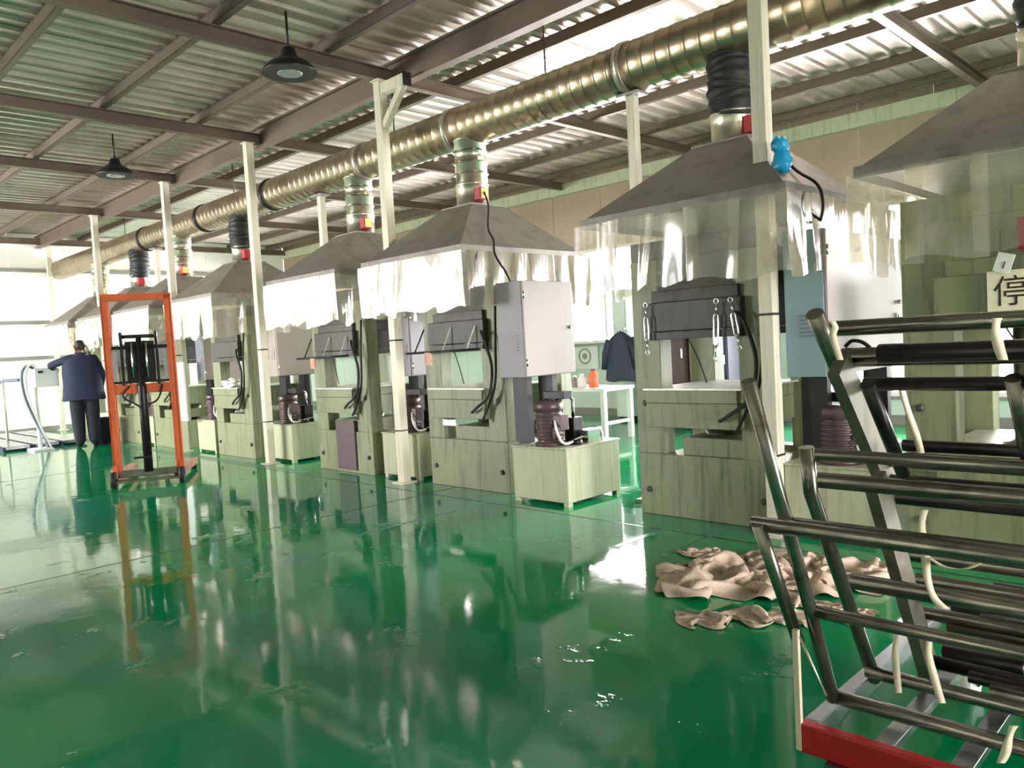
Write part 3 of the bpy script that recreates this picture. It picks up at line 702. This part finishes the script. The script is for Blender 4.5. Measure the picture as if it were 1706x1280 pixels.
MB().tube([(1.2, .25, 1.12), (.6, .15, 1.12), (0, .05, .98), (-1.2, -.15, .62)], .028, 10).build('rail', 'slate', o)
for xx, yy, zt in ((.55, .145, 1.12), (.1, .07, 1.0), (-.9, -.1, .7)): MB().cyl((xx, yy, .08), (xx, yy, zt), .022, 10).build('rail_post', 'post_paint', o)
o = empty('waste_bin', (-13.9, 4.28, 0)); tag(o, 'dark blue bin standing right of the worker', 'bin')
MB().lathe([(.14, 0), (.17, .40), (.185, .40), (.185, .43), (.165, .43), (.135, .03)], n=20).build('body', 'navy_dark', o)
o = B(-.13, .13, -.012, .012, 0, .82).build('white_board', 'white_paint', loc=(onY(303, 650, 4.44).x, 4.442, .45)); tag(o, 'narrow white board fixed on the post behind the stacker', 'board')

# ================================================================== BACKGROUND BEHIND THE PRESSES
o = empty('work_table', (-6.9, 7.85, 0)); tag(o, 'white work table behind the middle oil tank', 'table')
B(-.95, .95, -.32, .32, .62, .66).build('table_top', 'white_paint', o, .004)
for a in (-.9, .9):
    for b in (-.27, .27): B(a-.03, a+.03, b-.03, b+.03, 0, .62).build('leg', 'white_paint', o)
for a in (-.9, .9): B(a-.015, a+.015, -.24, .24, .2, .24).build('stretcher', 'white_paint', o)
TB = onY(1020, 652, 7.75)
def bottle(x, y, z, h, rr, m, cap, label, cat='bottle'):
    q = empty('bottle' if cat == 'bottle' else 'jar', (x, y, z)); tag(q, label, cat)
    MB().lathe([(rr*.9, 0), (rr, .01), (rr, h*.68), (rr*.5, h*.85), (rr*.45, h*.9)], n=16).build('body', m, q)
    MB().lathe([(rr*.5, h*.9), (rr*.5, h)], n=14).build('cap', cap, q)
bottle(-6.28, 7.75, .66, .24, .065, 'orange_plastic', 'slate', 'orange plastic bottle on the white work table')
bottle(-6.45, 7.72, .66, .17, .06, 'white_paint', 'white_paint', 'white jar left of the orange bottle on the table', 'jar')
bottle(-6.58, 7.74, .66, .15, .05, 'cab_beige', 'white_paint', 'pale jar farthest left on the white table', 'jar')
o = MB().torus((-7.1, 7.8, .69), .22, .02, 'z', 28, 8).torus((-7.08, 7.81, .725), .2, .018, 'z', 28, 8).build('hose_coil', 'white_bag'); tag(o, 'white coiled hose lying on the work table', 'hose')
o = empty('hanging_coat', (onY(1036, 600, 9.45).x, 9.45, 0)); tag(o, 'dark blue-black coat hanging behind the white work table', 'coat')
m = MB(); n = 36
for z, a, b in ((.62, .30, .085), (.8, .27, .08), (1.05, .23, .075), (1.2, .22, .07), (1.28, .16, .06), (1.33, .06, .045), (1.36, .05, .04)):
    for k in range(n): t = 2*pi*k/n; e = 1+.10*sin(7*t+z*2)*min(1, (1.4-z)*3); m.v.append((a*cos(t)*e, b*sin(t)*e, z+.015*sin(4*t)))
for i in range(6):
    for k in range(n): m.f.append((i*n+k, i*n+(k+1) % n, (i+1)*n+(k+1) % n, (i+1)*n+k)); m.sm.append(True)
m.build('coat_body', 'navy_sheet', o)
for sd_ in (-1, 1): MB().tube([(sd_*.19, -.02, 1.25), (sd_*.27, -.03, 1.05), (sd_*.31, -.02, .80)], [.06, .06, .055], 12).build('sleeve', 'navy_sheet', o)
MB().tube([(0, 0, 1.36), (0, .06, 1.40), (0, .14, 1.40)], .01, 8).build('hook', 'chrome', o)
o = empty('wall_poster', (onY(975, 592, 10.18).x, 10.17, 1.02)); tag(o, 'pale poster with round emblem on the wall under the window', 'poster')
B(-.28, .28, .0, .012, -.24, .14).build('sheet', 'white_paint', o); MB().torus((0, -.004, -.03), .12, .012, 'y', 24, 6).build('emblem_ring', 'cab_lilac', o); MB().lathe([(.05, 0), (.05, .006)], n=14).build('emblem', 'cab_lilac', o).matrix_local = Matrix.Translation((0, 0, -.03)) @ Matrix.Rotation(radians(90), 4, 'X')
for u0, u1, mm, h, lb, dp in ((1024, 1046, 'wall_mint', 2.0, 'tall pale mint locker beside the bright window', 9.6), (1102, 1142, 'maroon', 1.9, 'dark maroon locker seen through the nearest press opening', 9.2), (1151, 1176, 'cream_yellow', 1.8, 'cream-yellow locker seen through the nearest press opening', 9.2), (1178, 1197, 'slate', 1.75, 'slate grey locker seen through the nearest press opening', 9.2), (1199, 1213, 'navy_sheet', 1.7, 'narrow dark blue locker right of the grey locker', 9.2)):
    a = onY(u0, 600, dp).x; b = onY(u1, 600, dp).x
    q = empty('locker', (a, dp, 0)); tag(q, lb, 'locker', 'lockers along the back wall')
    B(0, b-a, 0, .4, .06, h).build('body', mm, q, .004); ld = B(.01, b-a-.01, -.015, -.001, .08, h-.02).build('door', mm, q); B(.03, b-a-.03, .03, .37, 0, .06).build('plinth', 'black_steel', q)
    B((b-a)-.05, (b-a)-.03, -.03, -.015, h*.5, h*.5+.12).build('handle', 'chrome', ld)

# ================================================================== CEILING LAMPS
for u, v, lb in ((482, 106, 'black pendant lamp hanging in the middle of the ceiling'), (192, 282, 'black pendant lamp hanging at the far left ceiling')):
    p = onZ(u, v, 3.62); q = empty('pendant_lamp', (p.x, p.y, p.z)); tag(q, lb, 'lamp', 'black ceiling lamps')
    MB().lathe([(.22, -.08), (.215, -.06), (.16, .0), (.07, .05), (.05, .12)], n=24).build('lamp_shade', 'black_steel', q)
    MB().cyl((0, 0, .12), (0, 0, ZR+.01-p.z), .01, 8).build('rod', 'black_steel', q); MB().lathe([(.09, -.085), (.1, -.082), (.1, -.078)], n=16).build('bulb_glass', 'steel_plate', q)

# ================================================================== BLUE BAG, WHITE BAG, SIGN
def blob(name, m, loc, a, b, c, seed, amp=.25, parent=None, freq=2.2):
    k = MB(); n = 20
    def fn(u, v):
        th = 2*pi*u; ph = pi*v; d = Vector((sin(ph)*cos(th), sin(ph)*sin(th), cos(ph)))
        q = 1+amp*noise.noise(d*freq+Vector((seed, seed*1.7, 3)))+amp*.4*abs(noise.noise(d*freq*2.7+Vector((seed, 1, 9))))
        return (d.x*a*q, d.y*b*q, d.z*c*q)
    k.grid(24, 14, fn); return k.build(name, m, parent, loc=loc)
o = empty('blue_bag', (-2.19, 4.36, 2.26)); tag(o, 'bright blue crumpled plastic bag tied to the nearest post', 'bag')
blob('bag_body', 'blue_bag', (.10, .05, -.02), .055, .05, .07, 3, .3, o); blob('bag_top', 'blue_bag', (.09, .05, .08), .045, .045, .05, 8, .35, o)
o = blob('plastic_bag', 'white_bag', (-9.72, 4.62, .965), .22, .14, .06, 5, .5); tag(o, 'white crumpled plastic bag lying on a press table', 'bag')
def sign():
    a = onY(1645, 525, 4.50); h = onY(1645, 453, 4.50).z-a.z
    r = empty('warning_sign', (a.x, 4.50, a.z)); tag(r, 'cream sign board with dark brown character hung on the right-edge press', 'sign')
    bo = B(0, .52, 0, .012, 0, h).build('board', 'sign_cream', r, .002)
    cu = bpy.data.curves.new('character', 'FONT'); cu.body = '\u505c'; cu.size = h*.74; cu.align_x = 'LEFT'
    t = bpy.data.objects.new('character_tmp', cu); COL.objects.link(t)
    dg = bpy.context.evaluated_depsgraph_get(); dg.update(); me = bpy.data.meshes.new_from_object(t.evaluated_get(dg)); bpy.data.objects.remove(t)
    me.materials.clear(); me.materials.append(MATS['ink']); o = link('character', me, bo); o.location = (.025, -.002, h*.25); o.rotation_euler = (pi/2, 0, 0)
    for xx in (.06, .46): MB().cyl((xx, .006, h), (xx, .02, h+.20), .003, 6).build('hanging_wire', 'black_steel', r)
    r2 = empty('paper_tag', (a.x+.03, 4.485, a.z+h+.003)); tag(r2, 'small tilted white tag above the cream sign board', 'tag'); r2.rotation_euler = (0, radians(18), 0)
    B(0, .075, 0, .006, 0, .095).build('card', 'white_paint', r2); MB().bar((.042, -.001, .02), (.042, -.001, .055), .006, .004).build('mark', 'ink', r2)
sign()

# ================================================================== TROLLEY WITH TUBE FRAMES
TZ = .28
t0 = onZ(1330, 1205, TZ); TX, TY = t0.x, t0.y
tr = empty('flat_trolley', (TX, TY, 0)); tag(tr, 'flat trolley with red front edge carrying the steel tube frames', 'trolley')
LX, LYY = 1.95, 1.15
B(0, LX, 0, .035, TZ-.075, TZ).build('front_rail', 'red_paint', tr, .004); B(0, LX, LYY-.035, LYY, TZ-.075, TZ).build('rear_rail', 'tube_dark', tr, .004)
B(.0, .04, .035, LYY-.035, TZ-.05, TZ).build('side_rail', 'steel_plate', tr, .003); B(LX-.04, LX, .035, LYY-.035, TZ-.05, TZ).build('side_rail', 'steel_plate', tr, .003)
k = .17
while k < LX-.1: B(k, k+.045, .035, LYY-.035, TZ-.03, TZ-.006).build('deck_slat', 'steel_plate', tr, .002); k += .165
for a in (.12, LX-.15):
    for b in (.035, LYY-.13):
        q = MB().cyl((a-.02, b, .075), (a+.02, b, .075), .075, 20).build('caster_wheel', 'white_bag', tr); B(a-.05, a+.05, b-.05, b+.05, TZ-.09, TZ-.075).build('caster_plate', 'tube_steel', tr)
        for s in (-1, 1): B(a+s*.03-.004, a+s*.03+.004, b-.03, b+.03, .06, TZ-.09).build('caster_fork', 'tube_steel', tr)
B(-.007, .007, -.002, .012, TZ-.07, TZ+.24).build('corner_post', 'strip_cloth', tr)

def tube_frame(label, xl, up, rails, r=.018, m='tube_steel', xr=1.0, flat=None, rest=False):
    """up: pixel points along the left upright, in the plane X=xl; rails: pixel start points (u,v[,r]) in that plane, running along X"""
    P = [onX(u, v, xl) for u, v in up]
    if rest:   # carry the upright on down to the trolley deck
        d = P[-1]-P[-2]; P[-1] = P[-1]+d*((TZ-P[-1].z)/d.z)
    base = P[-1]
    q = empty('tube_frame', (xl, base.y, base.z)); tag(q, label, 'tube frame', 'welded steel tube frames on the trolley')
    for x in (xl, xr):
        pts = [(x-xl, p.y-base.y, p.z-base.z) for p in P]
        mm = MB()
        if flat: mm.bar(pts[0], pts[-1], flat[0], flat[1], up=(1, 0, 0))
        else: mm.tube(pts, r, 12)
        mm.build('upright', 'tube_dull' if flat else m, q)
    for rl in rails:
        u, v = rl[:2]; rr = rl[2] if len(rl) > 2 else r*.92; x0 = rl[3] if len(rl) > 3 else xl
        p = onX(u, v, x0); a = Vector((x0-xl, p.y-base.y, p.z-base.z)); b = Vector((xr-xl, p.y-base.y, p.z-base.z))
        MB().tube([a, b], rr, 12).build('rail', rl[4] if len(rl) > 4 else m, q)
    return q
tube_frame('front steel tube frame with three rails, its upright ending at the red trolley edge', -.85, [(1247, 635), (1310, 870), (1350, 1015), (1388, 1165)], [(1312, 872, .017), (1352, 1017, .015), (1390, 1160, .019)], .0165)
tube_frame('steel tube frame whose capped top rail sticks out farthest left', -.90, [(1262, 872), (1330, 1068)], [(1255, 872, .019, -.92)], .016)
tube_frame('dark steel tube frame standing behind the front one, with close double rails', -.83, [(1343, 745), (1351, 820), (1444, 1093)], [(1356, 757, .015), (1363, 800, .02), (1420, 968, .022), (1444, 1118, .018)], .018, 'tube_steel', rest=True)
tube_frame('tallest steel tube frame with capped top end and brown top rail', -.80, [(1357, 523), (1392, 603), (1478, 800)], [(1385, 548, .019), (1404, 596, .024), (1440, 640, .017, -.76, 'tube_dark')], .021)
tube_frame('steel frame with a wide flat upright bar in the stack', -.78, [(1396, 605), (1478, 800)], [(1473, 768, .016), (1475, 800, .018, -.78, 'tube_dark')], .02, flat=(.08, .03))
tube_frame('dark tube frame deepest in the stack, with black top rail', -.70, [(1445, 640), (1505, 790)], [(1465, 590, .024, -.70, 'tube_dark'), (1505, 742, .015), (1505, 765, .017)], .017, 'tube_dark')
tube_frame('steel frame with flat lower upright tied by white cloth strips', -.74, [(1458, 800), (1528, 1050)], [(1495, 828, .02, -.74, 'tube_dark'), (1520, 925, .018), (1528, 965, .018), (1530, 985, .016, -.74, 'tube_dark'), (1535, 1020, .018), (1545, 1100, .02, -.74, 'tube_dark')], .02, flat=(.075, .03), rest=True)
tube_frame('steel tube frame with upright close to the right photo edge', -.42, [(1688, 630), (1722, 800)], [(1690, 636, .014, -.42, 'tube_dark'), (1715, 780, .014)], .018)

rb = random.Random(5)
ORD = ['bottom', 'second', 'third', 'top']; CO_ = ['nearest the red edge', 'second from the red edge', 'third from the red edge', 'third from the rear', 'second from the rear', 'rearmost']
for lv in range(4):
    nn = 6-lv
    for j in range(nn):
        rr = .017+.004*rb.random(); yy = TY+.42+.075*(j+.5*lv)+rb.uniform(-.008, .008); zz = TZ+.02+.066*lv; x0 = TX+.20+.16*rb.random()
        q = empty('loose_tube', (x0, yy, zz)); tag(q, 'loose steel tube in the %s layer of the deck pile, %s' % (ORD[lv], CO_[j] if j < nn-1 else 'rearmost'), 'tube', 'loose tubes on the trolley deck')
        MB().tube([(0, 0, 0), (1.55, rb.uniform(-.015, .015), 0)], rr, 12).build('tube', rb.choice(['tube_steel', 'tube_dark', 'tube_steel']), q)
        for xx in (.22, .30, .37, .8, 1.2):
            xx += rb.uniform(-.03, .03); MB().tube([(xx, 0, 0), (xx+.022, 0, 0)], rr+.003, 12).build('tube_glint', 'chrome', q)  # added chrome rings standing in for reflective glints on the shiny tubes
def ribbon(pts, wdt, label, m='strip_cloth', name='cloth_strip'):
    P = cable(pts, ''); k = MB(); sd = (R_*1.0)
    for i, p in enumerate(P):
        wv = wdt*(.9+.1*sin(i*.3)); dz = Vector((0, 0, 0))
        tw = R_*cos(.4*sin(i*.35))+F_*sin(.4*sin(i*.35))
        for s in (-1, 1):
            for d in (0, 1): k.v.append(tuple(p+tw*(s*wv/2)+F_*(.003*d)))
    for i in range(len(P)-1):
        a = i*4; b = a+4
        for q in ((0, 2), (2, 3), (3, 1), (1, 0)): k.f.append((a+q[0], a+q[1], b+q[1], b+q[0])); k.sm.append(True)
    o = k.build(name, m); tag(o, label, 'cloth strip', 'white cloth strips tied around the tubes'); return o
def yp(y, *px): return [onY(u, v, y) for u, v in px]
ribbon(yp(1.76, (1662, 530), (1660, 548), (1664, 575), (1672, 600)), .022, 'cloth strip tied on the brown top rail at right')
ribbon(yp(1.80, (1386, 535), (1392, 545), (1388, 560), (1400, 600)), .018, 'cloth strip knotted at the top left rail end')
ribbon(yp(2.0, (1468, 590), (1462, 600), (1456, 606)), .02, 'short cloth strip around the black rail')
ribbon(yp(2.05, (1500, 640), (1515, 690), (1528, 730), (1535, 755)), .02, 'long pale cloth strip slanting behind the wide flat upright')
ribbon(yp(1.98, (1540, 850), (1536, 880), (1542, 920), (1545, 960), (1556, 995), (1575, 1015)), .022, 'long twisted cloth strip hanging over the middle rails')
ribbon(yp(1.98, (1500, 1040), (1492, 1080), (1494, 1120), (1498, 1155)), .018, 'left of two cloth strips hanging low over the trolley')
ribbon(yp(1.98, (1552, 1050), (1548, 1090), (1560, 1140), (1570, 1172)), .02, 'right of two cloth strips hanging low over the trolley')
ribbon(yp(1.84, (1690, 1210), (1682, 1230), (1676, 1255), (1668, 1272)), .02, 'cloth strip hanging off the lowest rail at the corner')
ribbon(yp(1.98, (1548, 930), (1575, 945), (1610, 948), (1640, 935)), .014, 'thin cloth strip lying along the middle rails')
o = MB().tube(cable(yp(2.0, (1408, 578), (1420, 568), (1440, 572), (1455, 590), (1430, 596), (1412, 590)), ''), .005, 6).build('wire_bundle', 'black_rubber'); tag(o, 'black wire loop lying on the top of the tube frames', 'wire')
o = MB().tube(yp(1.78, (1333, 1062), (1355, 1112), (1376, 1160)), .003, 6).build('thin_rod', 'alu'); tag(o, 'thin shiny rod leaning on the trolley corner', 'rod')

# ================================================================== RAGS
import numpy as np
def rag(cx, cy, a, b, h, rot, seed, label, m='rag', squeeze=.52):
    """a cloth sheet pushed together and dropped on the floor (small position-based solver)"""
    n = 40; rng = np.random.default_rng(seed); A, Bq = 2*a/squeeze, 2*b/squeeze
    gu, gv = np.meshgrid(np.linspace(-.5, .5, n), np.linspace(-.5, .5, n), indexing='ij')
    rest = np.stack([gu*A, gv*Bq, 0*gu], -1)
    def nz(f, o): return np.array([[noise.noise(Vector((rest[i, j, 0]*f+o, rest[i, j, 1]*f+seed, o))) for j in range(n)] for i in range(n)])
    p = rest*squeeze; p[..., 0] += .05*nz(6, 1.3); p[..., 1] += .05*nz(6, 7.7)
    p[..., 2] = .02+h*(.55+1.2*np.abs(nz(7, 4.1)))*(1.15-np.hypot(gu*1.5, gv*1.5)).clip(.15)
    v = np.zeros_like(p); cons = []
    for di, dj, k in ((1, 0, .9), (0, 1, .9), (1, 1, .5), (1, -1, .5), (2, 0, .18), (0, 2, .18)):
        ii, jj = np.meshgrid(np.arange(n), np.arange(n), indexing='ij'); ok = (ii+di < n) & (jj+dj < n) & (jj+dj >= 0)
        key = (ii//max(1, di)) % 2 if di else (jj//max(1, dj)) % 2
        for c in (0, 1):
            msk = ok & (key == c); i0, j0 = ii[msk], jj[msk]
            L0 = np.linalg.norm(rest[i0+di, j0+dj]-rest[i0, j0], axis=-1); cons.append((i0*n+j0, (i0+di)*n+j0+dj, L0, k))
    P = p.reshape(-1, 3); V = v.reshape(-1, 3); dt = .012
    for it in range(90):
        V[:, 2] -= 9.8*dt; V *= .965; Q = P+V*dt
        for _ in range(7):
            for ia, ib, L0, k in cons:
                d = Q[ib]-Q[ia]; L = np.linalg.norm(d, axis=1)+1e-9; c = (d*((L-L0)/L*.5*k)[:, None]); Q[ia] += c; Q[ib] -= c
            lo = Q[:, 2] < .004; Q[lo, 2] = .004; Q[lo, :2] = P[lo, :2]+(Q[lo, :2]-P[lo, :2])*.25
        V = (Q-P)/dt; P = Q.copy()
    ca, sa = cos(rot), sin(rot)
    k = MB(); k.v = [(x*ca-y*sa, x*sa+y*ca, z) for x, y, z in P.tolist()]
    for i in range(n-1):
        for j in range(n-1): q = i*n+j; k.f.append((q, q+n, q+n+1, q+1)); k.sm.append(True)
    o = k.build('rag', m); o.location = (cx, cy, 0); su = o.modifiers.new('smooth', 'SUBSURF'); su.levels = 1; su.render_levels = 1
    tag(o, label, 'rag', 'dirty rags on the floor by the trolley'); return o
rag(-1.98, 3.55, .34, .22, .22, radians(35), 1, 'big crumpled beige rag in the middle of the rag pile', squeeze=.42)
rag(-1.72, 3.86, .26, .20, .24, radians(20), 2, 'beige rag at the back right of the pile', squeeze=.42)
rag(-2.33, 3.86, .15, .11, .12, radians(-20), 3, 'small beige rag at the top left of the pile')
rag(-1.72, 3.09, .24, .085, .06, radians(40), 4, 'flat beige rag nearest the camera in front of the pile')
rag(-1.48, 3.42, .17, .08, .05, radians(-10), 5, 'narrow beige rag under the front tube frame')
rag(-2.02, 4.02, .16, .09, .10, radians(10), 6, 'pale folded rag at the rear of the pile')
